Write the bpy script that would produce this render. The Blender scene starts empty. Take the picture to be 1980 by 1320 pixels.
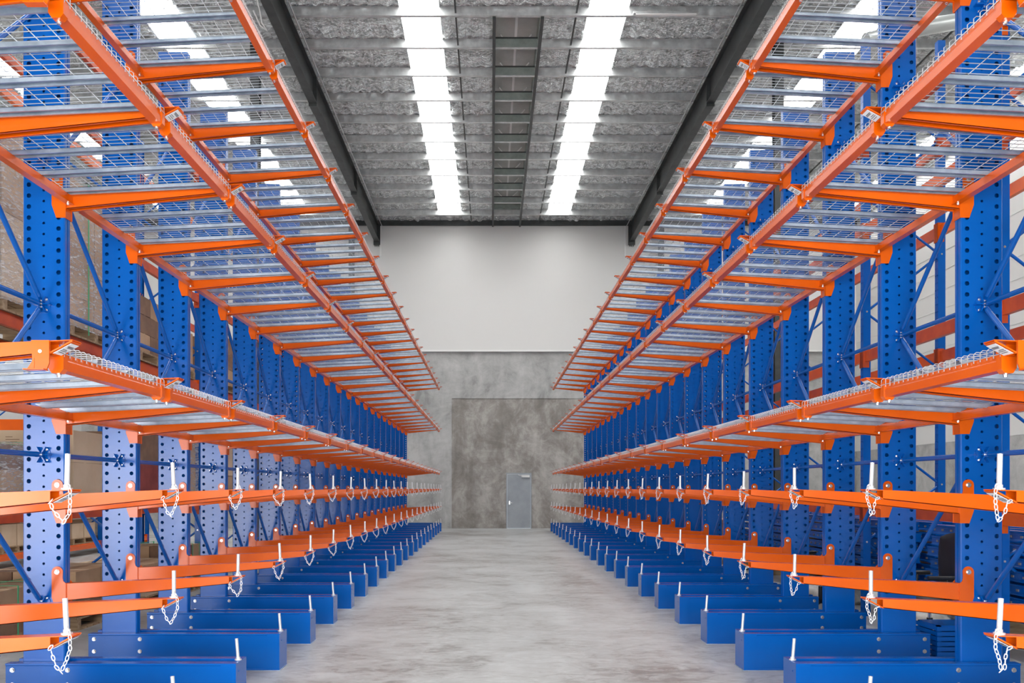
import bpy, bmesh, math, random
from mathutils import Vector, Matrix, noise
random.seed(7)
SC = bpy.context.scene
COL = SC.collection
PI = math.pi
EYE = 1.5477
BAY = 1.2
BACK = 32.3          # far wall
FRONT = -3.2         # wall behind the viewpoint
XL, XR = -16.0, 14.2
PUR_Z = 11.79        # underside of the purlins
LIN_Z = 11.99        # roof lining

# ------------------------------------------------------------------ materials
def new_mat(name):
    m = bpy.data.materials.new(name); m.use_nodes = True
    nt = m.node_tree; b = nt.nodes['Principled BSDF']
    return m, nt, b

def simple(name, col, rough=0.5, metal=0.0, coat=0.0, spec=0.5):
    m, nt, b = new_mat(name)
    b.inputs['Base Color'].default_value = (*col, 1)
    b.inputs['Roughness'].default_value = rough
    b.inputs['Metallic'].default_value = metal
    b.inputs['Coat Weight'].default_value = coat
    b.inputs['Coat Roughness'].default_value = 0.12
    b.inputs['Specular IOR Level'].default_value = spec
    return m

def noisy(name, c1, c2, scale=(1, 1, 1), nscale=4, detail=6, rough=0.6, metal=0.0, bump=0.0, bscale=None,
          coat=0.0, lo=0.35, hi=0.65, rough2=None, nrough=0.6):
    m, nt, b = new_mat(name)
    N, L = nt.nodes, nt.links
    tc = N.new('ShaderNodeTexCoord'); mp = N.new('ShaderNodeMapping')
    mp.inputs['Scale'].default_value = scale
    L.new(tc.outputs['Object'], mp.inputs['Vector'])
    nz = N.new('ShaderNodeTexNoise'); nz.inputs['Scale'].default_value = nscale; nz.inputs['Detail'].default_value = detail
    nz.inputs['Roughness'].default_value = nrough
    L.new(mp.outputs['Vector'], nz.inputs['Vector'])
    cr = N.new('ShaderNodeValToRGB')
    cr.color_ramp.elements[0].position = lo; cr.color_ramp.elements[0].color = (*c1, 1)
    cr.color_ramp.elements[1].position = hi; cr.color_ramp.elements[1].color = (*c2, 1)
    L.new(nz.outputs['Fac'], cr.inputs['Fac']); L.new(cr.outputs['Color'], b.inputs['Base Color'])
    b.inputs['Roughness'].default_value = rough; b.inputs['Metallic'].default_value = metal
    b.inputs['Coat Weight'].default_value = coat
    if rough2 is not None:
        mr = N.new('ShaderNodeMapRange'); mr.inputs['To Min'].default_value = rough; mr.inputs['To Max'].default_value = rough2
        L.new(nz.outputs['Fac'], mr.inputs['Value']); L.new(mr.outputs['Result'], b.inputs['Roughness'])
    if bump:
        n2 = N.new('ShaderNodeTexNoise'); n2.inputs['Scale'].default_value = bscale or nscale * 3; n2.inputs['Detail'].default_value = 5
        L.new(mp.outputs['Vector'], n2.inputs['Vector'])
        bp = N.new('ShaderNodeBump'); bp.inputs['Strength'].default_value = bump; bp.inputs['Distance'].default_value = 0.02
        L.new(n2.outputs['Fac'], bp.inputs['Height']); L.new(bp.outputs['Normal'], b.inputs['Normal'])
    return m

M = {}
M['blue'] = noisy('blue_powder_coat', (0.0, 0.092, 0.40), (0.0, 0.108, 0.46), nscale=1.2, rough=0.20, coat=0.0, bump=0.015, bscale=30)
M['orange'] = noisy('orange_powder_coat', (0.66, 0.092, 0.001), (0.73, 0.112, 0.001), nscale=1.5, rough=0.24, coat=0.0, bump=0.015, bscale=30)
M['zinc'] = noisy('galvanised_steel', (0.42, 0.51, 0.60), (0.62, 0.70, 0.78), nscale=9, rough=0.34, metal=0.85, rough2=0.5)
M['wire'] = simple('zinc_wire', (0.64, 0.67, 0.69), 0.35, 0.55)
M['pin'] = simple('bright_zinc_pin', (0.74, 0.75, 0.76), 0.32, 0.45)
M['bolt'] = simple('bolt_steel', (0.80, 0.79, 0.76), 0.25, 0.9)
M['label'] = simple('label_white', (0.72, 0.74, 0.76), 0.5)
M['ink'] = simple('label_ink', (0.16, 0.17, 0.19), 0.6)
M['darksteel'] = noisy('dark_grey_painted_steel', (0.035, 0.040, 0.040), (0.06, 0.066, 0.066), nscale=3, rough=0.45)
M['purlin'] = noisy('galvanised_purlin', (0.55, 0.57, 0.57), (0.74, 0.76, 0.76), nscale=5, rough=0.35, metal=0.6)
M['ventlid'] = noisy('vent_lid', (0.42, 0.43, 0.41), (0.52, 0.53, 0.51), nscale=2, rough=0.5)
M['ventsteel'] = noisy('grey_green_vent_steel', (0.26, 0.31, 0.28), (0.36, 0.41, 0.38), nscale=4, rough=0.5, metal=0.2)
M['white'] = simple('white_paint', (0.8, 0.8, 0.79), 0.5)
M['black'] = simple('black_plastic', (0.01, 0.011, 0.014), 0.45)
M['chrome'] = simple('chrome', (0.8, 0.8, 0.8), 0.12, 1.0)
M['rubber'] = simple('grey_duct', (0.45, 0.48, 0.47), 0.3, 0.4)
M['wood'] = noisy('pallet_wood', (0.20, 0.12, 0.06), (0.42, 0.30, 0.18), scale=(1, 8, 8), nscale=3, rough=0.8)
M['redboard'] = noisy('red_brown_board', (0.20, 0.035, 0.025), (0.34, 0.07, 0.05), nscale=4, rough=0.6)
M['carton'] = noisy('carton_brown', (0.36, 0.22, 0.12), (0.46, 0.30, 0.18), nscale=2, rough=0.8)
M['carton2'] = noisy('carton_pale', (0.52, 0.38, 0.25), (0.60, 0.46, 0.32), nscale=2, rough=0.8)
M['carton3'] = noisy('carton_dark', (0.16, 0.085, 0.05), (0.26, 0.15, 0.09), nscale=3, rough=0.8)
M['strap'] = simple('green_strap', (0.05, 0.42, 0.18), 0.4)
M['sack'] = noisy('pale_sack', (0.45, 0.42, 0.36), (0.75, 0.73, 0.68), nscale=6, rough=0.7, bump=0.6, bscale=14)
M['film'] = None
M['redbeam'] = noisy('dull_red_orange_beam', (0.42, 0.05, 0.012), (0.62, 0.09, 0.015), nscale=3, rough=0.45)
M['doorgrey'] = noisy('grey_door_paint', (0.27, 0.30, 0.33), (0.33, 0.36, 0.39), nscale=2, rough=0.4)

def film():
    m, nt, b = new_mat('shrink_film')
    b.inputs['Base Color'].default_value = (0.85, 0.86, 0.88, 1)
    b.inputs['Roughness'].default_value = 0.22
    b.inputs['Alpha'].default_value = 0.30
    N, L = nt.nodes, nt.links
    tc = N.new('ShaderNodeTexCoord'); mp = N.new('ShaderNodeMapping'); mp.inputs['Scale'].default_value = (3, 3, 14)
    mp.inputs['Rotation'].default_value = (0.5, 0.3, 0)
    L.new(tc.outputs['Object'], mp.inputs['Vector'])
    nz = N.new('ShaderNodeTexNoise'); nz.inputs['Scale'].default_value = 3; nz.inputs['Detail'].default_value = 6
    nz.inputs['Distortion'].default_value = 1.2
    L.new(mp.outputs['Vector'], nz.inputs['Vector'])
    bp = N.new('ShaderNodeBump'); bp.inputs['Strength'].default_value = 0.9; bp.inputs['Distance'].default_value = 0.03
    L.new(nz.outputs['Fac'], bp.inputs['Height']); L.new(bp.outputs['Normal'], b.inputs['Normal'])
    mr = N.new('ShaderNodeMapRange'); mr.inputs['From Min'].default_value = 0.45; mr.inputs['From Max'].default_value = 0.75
    mr.inputs['To Min'].default_value = 0.14; mr.inputs['To Max'].default_value = 0.75
    L.new(nz.outputs['Fac'], mr.inputs['Value']); L.new(mr.outputs['Result'], b.inputs['Alpha'])
    return m
M['film'] = film()

def concrete_floor():
    m, nt, b = new_mat('polished_concrete_floor')
    N, L = nt.nodes, nt.links
    tc = N.new('ShaderNodeTexCoord')
    def nz(scale, ns, det, dist=0.0, r=0.6):
        mp = N.new('ShaderNodeMapping'); mp.inputs['Scale'].default_value = scale
        L.new(tc.outputs['Object'], mp.inputs['Vector'])
        n = N.new('ShaderNodeTexNoise'); n.inputs['Scale'].default_value = ns; n.inputs['Detail'].default_value = det
        n.inputs['Distortion'].default_value = dist; n.inputs['Roughness'].default_value = r
        L.new(mp.outputs['Vector'], n.inputs['Vector']); return n
    a = nz((1.0, 1.0, 1), 1.1, 7, 0.6, 0.62)
    c = nz((1.6, 2.6, 1), 2.6, 8, 1.2, 0.7)
    d = nz((0.25, 0.3, 1), 1.0, 3)
    def mx(x, y, f):
        k = N.new('ShaderNodeMix'); k.data_type = 'FLOAT'; k.inputs['Factor'].default_value = f
        L.new(x, k.inputs['A']); L.new(y, k.inputs['B']); return k.outputs['Result']
    s = mx(mx(a.outputs['Fac'], c.outputs['Fac'], 0.55), d.outputs['Fac'], 0.3)
    cr = N.new('ShaderNodeValToRGB'); e = cr.color_ramp.elements
    e[0].position = 0.415; e[0].color = (0.235, 0.225, 0.215, 1)
    e[1].position = 0.565; e[1].color = (0.50, 0.515, 0.515, 1)
    x = cr.color_ramp.elements.new(0.475); x.color = (0.385, 0.39, 0.385, 1)
    L.new(s, cr.inputs['Fac'])
    # saw-cut joints
    L.new(cr.outputs['Color'], b.inputs['Base Color'])
    mr = N.new('ShaderNodeMapRange'); mr.inputs['To Min'].default_value = 0.22; mr.inputs['To Max'].default_value = 0.52
    L.new(c.outputs['Fac'], mr.inputs['Value']); L.new(mr.outputs['Result'], b.inputs['Roughness'])
    bp = N.new('ShaderNodeBump'); bp.inputs['Strength'].default_value = 0.06; bp.inputs['Distance'].default_value = 0.01
    L.new(c.outputs['Fac'], bp.inputs['Height']); L.new(bp.outputs['Normal'], b.inputs['Normal'])
    b.inputs['Specular IOR Level'].default_value = 0.5
    return m
M['floor'] = concrete_floor()

def concrete_wall(name, warm=False):
    m, nt, b = new_mat(name)
    N, L = nt.nodes, nt.links
    tc = N.new('ShaderNodeTexCoord')
    def nz(ns, det, dist=0.0, r=0.6, sc=(1, 1, 1)):
        mp = N.new('ShaderNodeMapping'); mp.inputs['Scale'].default_value = sc
        L.new(tc.outputs['Object'], mp.inputs['Vector'])
        n = N.new('ShaderNodeTexNoise'); n.inputs['Scale'].default_value = ns; n.inputs['Detail'].default_value = det
        n.inputs['Distortion'].default_value = dist; n.inputs['Roughness'].default_value = r
        L.new(mp.outputs['Vector'], n.inputs['Vector']); return n
    a = nz(0.5, 8, 1.0, 0.68); c = nz(2.2, 9, 0.8, 0.75); d = nz(1.3, 5, 0.5, 0.6, (1, 1, 0.25))
    def mx(x, y, f):
        k = N.new('ShaderNodeMix'); k.data_type = 'FLOAT'; k.inputs['Factor'].default_value = f
        L.new(x, k.inputs['A']); L.new(y, k.inputs['B']); return k.outputs['Result']
    s = mx(mx(a.outputs['Fac'], c.outputs['Fac'], 0.4), d.outputs['Fac'], 0.3)
    cr = N.new('ShaderNodeValToRGB'); e = cr.color_ramp.elements
    if warm:
        e[0].position = 0.42; e[0].color = (0.205, 0.19, 0.172, 1)
        e[1].position = 0.58; e[1].color = (0.47, 0.452, 0.425, 1)
        x = e.new(0.48); x.color = (0.27, 0.25, 0.23, 1)
    else:
        e[0].position = 0.41; e[0].color = (0.27, 0.27, 0.26, 1)
        e[1].position = 0.59; e[1].color = (0.52, 0.52, 0.51, 1)
        x = e.new(0.48); x.color = (0.39, 0.39, 0.38, 1)
    L.new(s, cr.inputs['Fac']); L.new(cr.outputs['Color'], b.inputs['Base Color'])
    b.inputs['Roughness'].default_value = 0.75
    bp = N.new('ShaderNodeBump'); bp.inputs['Strength'].default_value = 0.15; bp.inputs['Distance'].default_value = 0.01
    L.new(c.outputs['Fac'], bp.inputs['Height']); L.new(bp.outputs['Normal'], b.inputs['Normal'])
    return m
M['conc'] = concrete_wall('precast_concrete')
M['conc_dark'] = concrete_wall('stained_concrete_infill', True)

def panel_white():
    m, nt, b = new_mat('white_wall_panel')
    N, L = nt.nodes, nt.links
    b.inputs['Base Color'].default_value = (0.68, 0.675, 0.66, 1)
    b.inputs['Roughness'].default_value = 0.45
    return m
M['panel'] = panel_white()
M['dim'] = simple('darkened_unseen_wall', (0.10, 0.10, 0.105), 0.7)  # unseen wall, darkened so it reflects less in the rack paint

def foil():
    m, nt, b = new_mat('foil_roof_blanket')
    N, L = nt.nodes, nt.links
    tc = N.new('ShaderNodeTexCoord')
    mp = N.new('ShaderNodeMapping'); mp.inputs['Scale'].default_value = (1.0, 2.2, 1)
    L.new(tc.outputs['Object'], mp.inputs['Vector'])
    n1 = N.new('ShaderNodeTexNoise'); n1.inputs['Scale'].default_value = 5; n1.inputs['Detail'].default_value = 7; n1.inputs['Distortion'].default_value = 1.6
    L.new(mp.outputs['Vector'], n1.inputs['Vector'])
    n2 = N.new('ShaderNodeTexNoise'); n2.inputs['Scale'].default_value = 14; n2.inputs['Detail'].default_value = 4; n2.inputs['Distortion'].default_value = 0.8
    L.new(mp.outputs['Vector'], n2.inputs['Vector'])
    ad = N.new('ShaderNodeMath'); ad.operation = 'ADD'
    L.new(n1.outputs['Fac'], ad.inputs[0]); L.new(n2.outputs['Fac'], ad.inputs[1])
    # safety mesh: wires pressed into the foil every 300 x 150 mm
    sp = N.new('ShaderNodeSeparateXYZ'); L.new(tc.outputs['Object'], sp.inputs['Vector'])
    def lines(sock, pitch, wid):
        d = N.new('ShaderNodeMath'); d.operation = 'DIVIDE'; d.inputs[1].default_value = pitch; L.new(sock, d.inputs[0])
        f = N.new('ShaderNodeMath'); f.operation = 'FRACT'; L.new(d.outputs[0], f.inputs[0])
        c = N.new('ShaderNodeMath'); c.operation = 'LESS_THAN'; c.inputs[1].default_value = wid; L.new(f.outputs[0], c.inputs[0])
        return c.outputs[0]
    lx = lines(sp.outputs['X'], 0.15, 0.06)
    ly = lines(sp.outputs['Y'], 0.30, 0.03)
    mxm = N.new('ShaderNodeMath'); mxm.operation = 'MAXIMUM'; L.new(lx, mxm.inputs[0]); L.new(ly, mxm.inputs[1])
    cr = N.new('ShaderNodeValToRGB'); e = cr.color_ramp.elements
    e[0].position = 0.40; e[0].color = (0.55, 0.57, 0.57, 1); e[1].position = 0.58; e[1].color = (0.93, 0.96, 0.96, 1)
    L.new(n1.outputs['Fac'], cr.inputs['Fac'])
    mc = N.new('ShaderNodeMix'); mc.data_type = 'RGBA'
    mf = N.new('ShaderNodeMath'); mf.operation = 'MULTIPLY'; mf.inputs[1].default_value = 0.45; L.new(mxm.outputs[0], mf.inputs[0])
    L.new(mf.outputs[0], mc.inputs['Factor']); L.new(cr.outputs['Color'], mc.inputs['A']); mc.inputs['B'].default_value = (0.25, 0.25, 0.24, 1)
    L.new(mc.outputs['Result'], b.inputs['Base Color'])
    b.inputs['Metallic'].default_value = 0.92; b.inputs['Roughness'].default_value = 0.2
    bp = N.new('ShaderNodeBump'); bp.inputs['Strength'].default_value = 1.0; bp.inputs['Distance'].default_value = 0.10
    L.new(ad.outputs[0], bp.inputs['Height']); L.new(bp.outputs['Normal'], b.inputs['Normal'])
    return m
M['foil'] = foil()

def emit(name, col, strength):
    m, nt, b = new_mat(name)
    b.inputs['Base Color'].default_value = (0.8, 0.8, 0.8, 1)
    b.inputs['Emission Color'].default_value = (*col, 1)
    b.inputs['Emission Strength'].default_value = strength
    return m
M['sky'] = emit('translucent_skylight_sheet', (1.0, 0.995, 0.98), 12.0)

# ------------------------------------------------------------------ mesh builder
class MB:
    def __init__(s, sx=1):
        s.v = []; s.f = []; s.m = []; s.sm = []; s.sx = sx; s.mats = []
    def mi(s, mat):
        if mat not in s.mats: s.mats.append(mat)
        return s.mats.index(mat)
    def add(s, vs, fs, mat, smooth=False):
        o = len(s.v); k = s.mi(mat)
        s.v += [(s.sx * a, b, c) for a, b, c in vs]
        for f in fs:
            f = [o + i for i in f]
            if s.sx < 0: f.reverse()
            s.f.append(f); s.m.append(k); s.sm.append(smooth)
    def box(s, x0, x1, y0, y1, z0, z1, mat):
        if x0 > x1: x0, x1 = x1, x0
        vs = [(x0, y0, z0), (x1, y0, z0), (x1, y1, z0), (x0, y1, z0), (x0, y0, z1), (x1, y0, z1), (x1, y1, z1), (x0, y1, z1)]
        fs = [(0, 3, 2, 1), (4, 5, 6, 7), (0, 1, 5, 4), (1, 2, 6, 5), (2, 3, 7, 6), (3, 0, 4, 7)]
        s.add(vs, fs, mat)
    def prism(s, poly, a0, a1, mat, axis='y'):
        """poly given in the two remaining axes, extruded along axis; concave polygons allowed"""
        n = len(poly)
        area = sum(poly[i][0] * poly[(i + 1) % n][1] - poly[(i + 1) % n][0] * poly[i][1] for i in range(n))
        if area < 0: poly = poly[::-1]
        def P(p, a):
            if axis == 'y': return (p[0], a, p[1])
            if axis == 'x': return (a, p[0], p[1])
            return (p[0], p[1], a)
        vs = [P(p, a0) for p in poly] + [P(p, a1) for p in poly]
        fs = [tuple(range(n))[::-1], tuple(range(n, 2 * n))] + [(i, (i + 1) % n, n + (i + 1) % n, n + i) for i in range(n)]
        if axis == 'y': fs = [tuple(reversed(f)) for f in fs]
        s.add(vs, fs, mat)
    def tube(s, pts, r, mat, n=6, closed=False, smooth=True, caps=True, flat=1.0):
        P = [Vector(p) for p in pts]; m = len(P)
        ref = Vector((0, 0, 1))
        rings = []
        prev = None
        for i in range(m):
            if closed: t = (P[(i + 1) % m] - P[i - 1])
            elif i == 0: t = P[1] - P[0]
            elif i == m - 1: t = P[-1] - P[-2]
            else: t = (P[i + 1] - P[i]).normalized() + (P[i] - P[i - 1]).normalized()
            t.normalize()
            if prev is None:
                a = t.cross(ref)
                if a.length < 1e-3: a = t.cross(Vector((0, 1, 0)))
                a.normalize()
            else:
                a = prev - t * prev.dot(t)
                if a.length < 1e-4: a = t.cross(ref)
                a.normalize()
            prev = a; b = t.cross(a)
            rr = r[i] if isinstance(r, (list, tuple)) else r
            rings.append([P[i] + a * (rr * math.cos(2 * PI * (k + .5) / n)) + b * (rr * flat * math.sin(2 * PI * (k + .5) / n)) for k in range(n)])
        vs = [tuple(q) for ring in rings for q in ring]; fs = []
        last = m if closed else m - 1
        for i in range(last):
            j = (i + 1) % m
            for k in range(n):
                l = (k + 1) % n
                fs.append((i * n + k, i * n + l, j * n + l, j * n + k))
        s.add(vs, fs, mat, smooth and n > 4)
        if caps and not closed:
            s.add([tuple(q) for q in rings[0]], [tuple(range(n))[::-1]], mat)
            s.add([tuple(q) for q in rings[-1]], [tuple(range(n))], mat)
    def hexbolt(s, c, d, r, h, mat):
        c = Vector(c); d = Vector(d).normalized()
        s.tube([c, c + d * h * 0.3], r * 1.35, mat, 10, smooth=False)
        s.tube([c + d * h * 0.3, c + d * h], r, mat, 6, smooth=False)
    def mesh(s, name):
        me = bpy.data.meshes.new(name)
        me.from_pydata(s.v, [], s.f)
        for m in s.mats: me.materials.append(M[m])
        for p, k, q in zip(me.polygons, s.m, s.sm):
            p.material_index = k; p.use_smooth = q
        me.update()
        return me
    def join(s, other):
        o = len(s.v)
        s.v += other.v
        for f, k, q in zip(other.f, other.m, other.sm):
            s.f.append([o + i for i in f]); s.m.append(s.mi(other.mats[k])); s.sm.append(q)

def link(name, me, parent=None, loc=(0, 0, 0)):
    o = bpy.data.objects.new(name, me); COL.objects.link(o)
    o.location = loc
    if parent: o.parent = parent
    return o

def tag(o, label=None, cat=None, group=None, kind=None):
    if label: o['label'] = label
    if cat: o['category'] = cat
    if group: o['group'] = group
    if kind: o['kind'] = kind
    return o

def struct(name, mb, label=None):
    o = link(name, mb.mesh(name)); o['kind'] = 'structure'
    if label: o['label'] = label
    return o

class Proto:
    """parts: list of (part name, MB, sublist) ; place() makes an Empty with linked parts, or ONE mesh when far"""
    def __init__(s, name, parts):
        s.name = name; s.parts = [(n, mb, mb.mesh(n), sub) for n, mb, sub in parts]; s.far = None
        s.parts = [(n, mb, me, [(a, b, b.mesh(a)) for a, b in (sub or [])]) for n, mb, me, sub in s.parts]
    def place(s, loc, label, cat, group=None, far=False):
        if far:
            if s.far is None:
                j = MB()
                for n, mb, me, sub in s.parts:
                    j.join(mb)
                    for a, b, m2 in sub: j.join(b)
                s.far = j.mesh(s.name)
            r = link(s.name, s.far, None, loc)
        elif len(s.parts) == 1 and not s.parts[0][3]:
            r = link(s.name, s.parts[0][2], None, loc)
        else:
            r = link(s.name, None, None, loc)
            for n, mb, me, sub in s.parts:
                c = link(n, me, r)
                for a, b, m2 in sub: link(a, m2, c)
        return tag(r, label, cat, group)

# ------------------------------------------------------------------ setting
b = MB(); b.box(XL, XR, FRONT, BACK, -0.2, 0, 'floor'); struct('floor', b)
# floor saw-cut joints and a lighter repaired strip
Z1 = 6.91
b = MB()
b.box(XL, -1.54, BACK, BACK + .2, 0, Z1, 'conc'); b.box(3.62, XR, BACK, BACK + .2, 0, Z1, 'conc')
b.box(-1.54, 3.62, BACK, BACK + .2, 5.07, Z1, 'conc')
for x in (-7.6, 3.62, 9.0): b.box(x - .012, x + .012, BACK - .004, BACK, 0, Z1, 'white' if x == 3.62 else 'conc_dark')
b.box(-1.54, .62, BACK + .02, BACK + .2, 0, 5.07, 'conc_dark'); b.box(1.55, 3.62, BACK + .02, BACK + .2, 0, 5.07, 'conc_dark')
b.box(.62, 1.55, BACK + .02, BACK + .2, 2.13, 5.07, 'conc_dark')
struct('wall_back', b)
b = MB(); b.box(XL, XR, BACK - .10, BACK + .2, Z1, 12.3, 'panel')
struct('wall_back_upper', b, 'smooth white upper wall panelling above the concrete at the far end')
b = MB(); b.box(XL, XR, BACK - .13, BACK, Z1 - .03, Z1 + .03, 'white'); struct('trim_1', b, 'white flashing along the foot of the upper wall')
b = MB()
for x0, x1 in ((-4.33, -4.27), (5.18, 5.24)): b.box(x0, x1, BACK - .13, BACK - .10, 10.6, PUR_Z, 'white')
struct('trim_2', b)
# side walls : white sheet above a concrete dado, with thin horizontal joints
for nm, x0, x1, zb in (('wall_left', XL - .2, XL, 3.0), ('wall_right', XR, XR + .2, 3.0)):
    b = MB(); b.box(x0, x1, FRONT, BACK, 0, zb, 'conc'); b.box(x0, x1, FRONT, BACK, zb, 12.3, 'panel')
    xi = x1 if nm == 'wall_left' else x0
    sgn = 1 if nm == 'wall_left' else -1
    z = zb
    while z < 12: b.box(xi, xi + sgn * .008, FRONT, BACK, z - .004, z + .004, 'purlin'); z += 0.6
    struct(nm, b)
# unseen wall: left roller-door opening, and a centre one added for frontal fill
b = MB()
b.box(XL, -10.6, FRONT - .2, FRONT, 0, 12.3, 'dim'); b.box(-10.6, -5.4, FRONT - .2, FRONT, 3.0, 12.3, 'dim')
b.box(-5.4, -3.6, FRONT - .2, FRONT, 0, 12.3, 'dim'); b.box(-3.6, 4.2, FRONT - .2, FRONT, 3.4, 12.3, 'dim')
b.box(4.2, XR, FRONT - .2, FRONT, 0, 12.3, 'dim')
struct('wall_front', b)

# personnel door in the far wall
b = MB()
b.box(.585, .625, BACK - .03, BACK + .05, 0, 2.17, 'doorgrey'); b.box(1.535, 1.575, BACK - .03, BACK + .05, 0, 2.17, 'doorgrey')
b.box(.625, 1.535, BACK - .03, BACK + .05, 2.11, 2.17, 'doorgrey')
f = struct('door_1', b, 'grey steel personnel door in the far concrete wall')
b = MB(); b.box(.63, 1.53, BACK - .012, BACK + .03, .01, 2.105, 'doorgrey'); lf = link('door_leaf', b.mesh('door_leaf'), f)
b = MB(); b.box(.70, .73, BACK - .025, BACK - .012, .94, 1.06, 'chrome'); b.tube([(.72, BACK - .03, 1.0), (.72, BACK - .07, 1.0), (.83, BACK - .07, 1.0)], .012, 'chrome', 8)
link('door_handle', b.mesh('door_handle'), lf)
b = MB(); b.box(1.18, 1.50, BACK - .08, BACK - .012, 1.99, 2.08, 'white'); b.tube([(1.22, BACK - .08, 2.04), (1.05, BACK - .16, 2.08)], .012, 'white', 6)
link('door_closer', b.mesh('door_closer'), lf)

# ---- roof lining (foil blanket draped between purlins)
PURY = [17.92 + 1.304 * k for k in range(-16, 12)]
PURY = [y for y in PURY if y > FRONT + .1] 
SKY = [(-12.4, -11.5), (-7.7, -6.82), (-1.99, -1.13), (2.12, 2.98), (7.9, 8.75), (13.0, 13.85)]
VENT = (.10, 1.08, 18.05, 30.9)
def lining():
    xs = [XL]
    x = XL
    edges = sorted([e for s in SKY for e in s] + [VENT[0], VENT[1], XR])
    while x < XR - 1e-6:
        nx = x + .09
        for e in edges:
            if x + 1e-6 < e < nx + .03: nx = e; break
        x = min(nx, XR); xs.append(x)
    ys = []
    Y0 = FRONT
    allp = [Y0] + PURY + [BACK]
    for a, c in zip(allp, allp[1:]):
        n = max(2, int((c - a) / .075))
        ys += [a + (c - a) * i / n for i in range(n)]
    ys.append(BACK)
    def sag(y):
        for a, c in zip(allp, allp[1:]):
            if a <= y <= c + 1e-9:
                t = (y - a) / (c - a)
                return (-.055 * t ** 1.7 if t < .93 else (-.05 + .12 * min(1, (t - .93) / .04))), t
        return 0, 0
    vs = []; fs = []
    for j, y in enumerate(ys):
        sg, t = sag(y)
        for i, x in enumerate(xs):
            w = math.sin(PI * t) ** .5 if 0 < t < 1 else 0
            nz = noise.noise(Vector((x * 2.0, y * 5.0, 1.3))) * .05 + noise.noise(Vector((x * 5, y * 9, 7.7))) * .035
            nz += .03 * math.sin(x * 2 * PI / .31 + noise.noise(Vector((x, y * 2, 0))) * 2) * max(0, min(1, (t - .45) * 4)) * (t < .99)
            vs.append((x, y, LIN_Z + .015 + sg + nz * w * (1.0 + .9 * min(1, max(0, (t - .45) * 3)))))
    nx = len(xs)
    for j in range(len(ys) - 1):
        yc = (ys[j] + ys[j + 1]) / 2
        for i in range(nx - 1):
            xc = (xs[i] + xs[i + 1]) / 2
            if any(a < xc < c for a, c in SKY) and yc < 31.1: continue
            if VENT[0] < xc < VENT[1] and VENT[2] < yc < VENT[3]: continue
            k = j * nx + i
            fs.append((k, k + nx, k + nx + 1, k + 1))
    m = MB(); m.add(vs, fs, 'foil', True)
    return m
struct('ceiling', lining(), 'silver foil roof blanket draped between the purlins')
# skylight sheets : between purlins, with edge trims
for k, (a, c) in enumerate(SKY):
    b = MB(); b.box(a - .02, c + .02, FRONT, 31.1, 12.06, 12.08, 'sky')
    o = struct('window_%d' % (k + 1), b, 'long white translucent skylight strip in the roof')
    b = MB()
    b.box(a - .02, a, FRONT, 31.1, 11.97, 12.08, 'foil'); b.box(c, c + .02, FRONT, 31.1, 11.97, 12.08, 'foil')
    b.box(c - .075, c - .06, FRONT, 31.1, 12.02, 12.035, 'purlin')
    for y in PURY:
        if y < 31:
            for q in range(4): b.box(a + .03 + q * .2, a + .18 + q * .2, y - .17, y - .155, 12.03, 12.045, 'purlin')
    link('skylight_frame', b.mesh('skylight_frame'), o)
# solid roof above so no outside light leaks in
b = MB(); b.box(XL - .2, XR + .2, FRONT - .2, BACK + .2, 12.9, 13.0, 'purlin'); struct('roof_sheet', b)

# purlins (Z sections)
pm = MB()
pm.box(XL, XR, -.0015, .0015, 0, .2, 'purlin'); pm.box(XL, XR, 0, .072, 0, .003, 'purlin'); pm.box(XL, XR, 0, .072, .197, .2, 'purlin')
pm.box(XL, XR, .070, .073, 0, .018, 'purlin')
pme = pm.mesh('purlin')
for i, y in enumerate(PURY):
    o = link('trim_purlin', pme, None, (0, y, PUR_Z)); tag(o, kind='structure')
b = MB(); b.box(XL, XR, BACK - .20, BACK - .13, PUR_Z - .03, PUR_Z + .17, 'darksteel'); struct('trim_3', b, 'dark grey eaves beam above the far wall')
# bridging rods along the roof
for x in (-9.8, -.77, 1.85, 10.4):
    b = MB(); b.box(x - .018, x + .018, FRONT, BACK, PUR_Z + .05, PUR_Z + .085, 'darksteel'); tag(struct('trim_bridging', b))
# main beams running down the hall
for x, s in ((-4.44, 1), (5.46, -1)):
    b = MB()
    b.box(x - .10, x + .10, FRONT, BACK - .15, 11.14, 11.16, 'darksteel'); b.box(x - .10, x + .10, FRONT, BACK - .15, PUR_Z - .02, PUR_Z, 'darksteel')
    b.box(x - .006, x + .006, FRONT, BACK - .15, 11.16, PUR_Z - .02, 'darksteel')
    for y in (8.0, 14.0, 20.6, 26.8):
        b.box(x - .10, x + .10, y - .01, y + .01, 11.06, PUR_Z, 'darksteel'); b.box(x - .10, x + .10, y, y + .5, 11.10, 11.14, 'darksteel')
    b.box(x - .13, x + .13, BACK - .17, BACK - .10, 11.02, PUR_Z + .02, 'darksteel')
    for q in (-.07, 0, .07): b.tube([(x + q, BACK - .14, 11.02), (x + q, BACK - .14, 10.96)], .018, 'darksteel', 6)
    struct('trim_beam', b, 'dark grey steel roof beam above the %s rack' % ('left' if s > 0 else 'right'))
    b = MB(); b.tube([(x + s * .20, FRONT, PUR_Z - .05), (x + s * .20, BACK - .2, PUR_Z - .05)], .016, 'purlin', 8)
    struct('trim_conduit', b)
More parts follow.
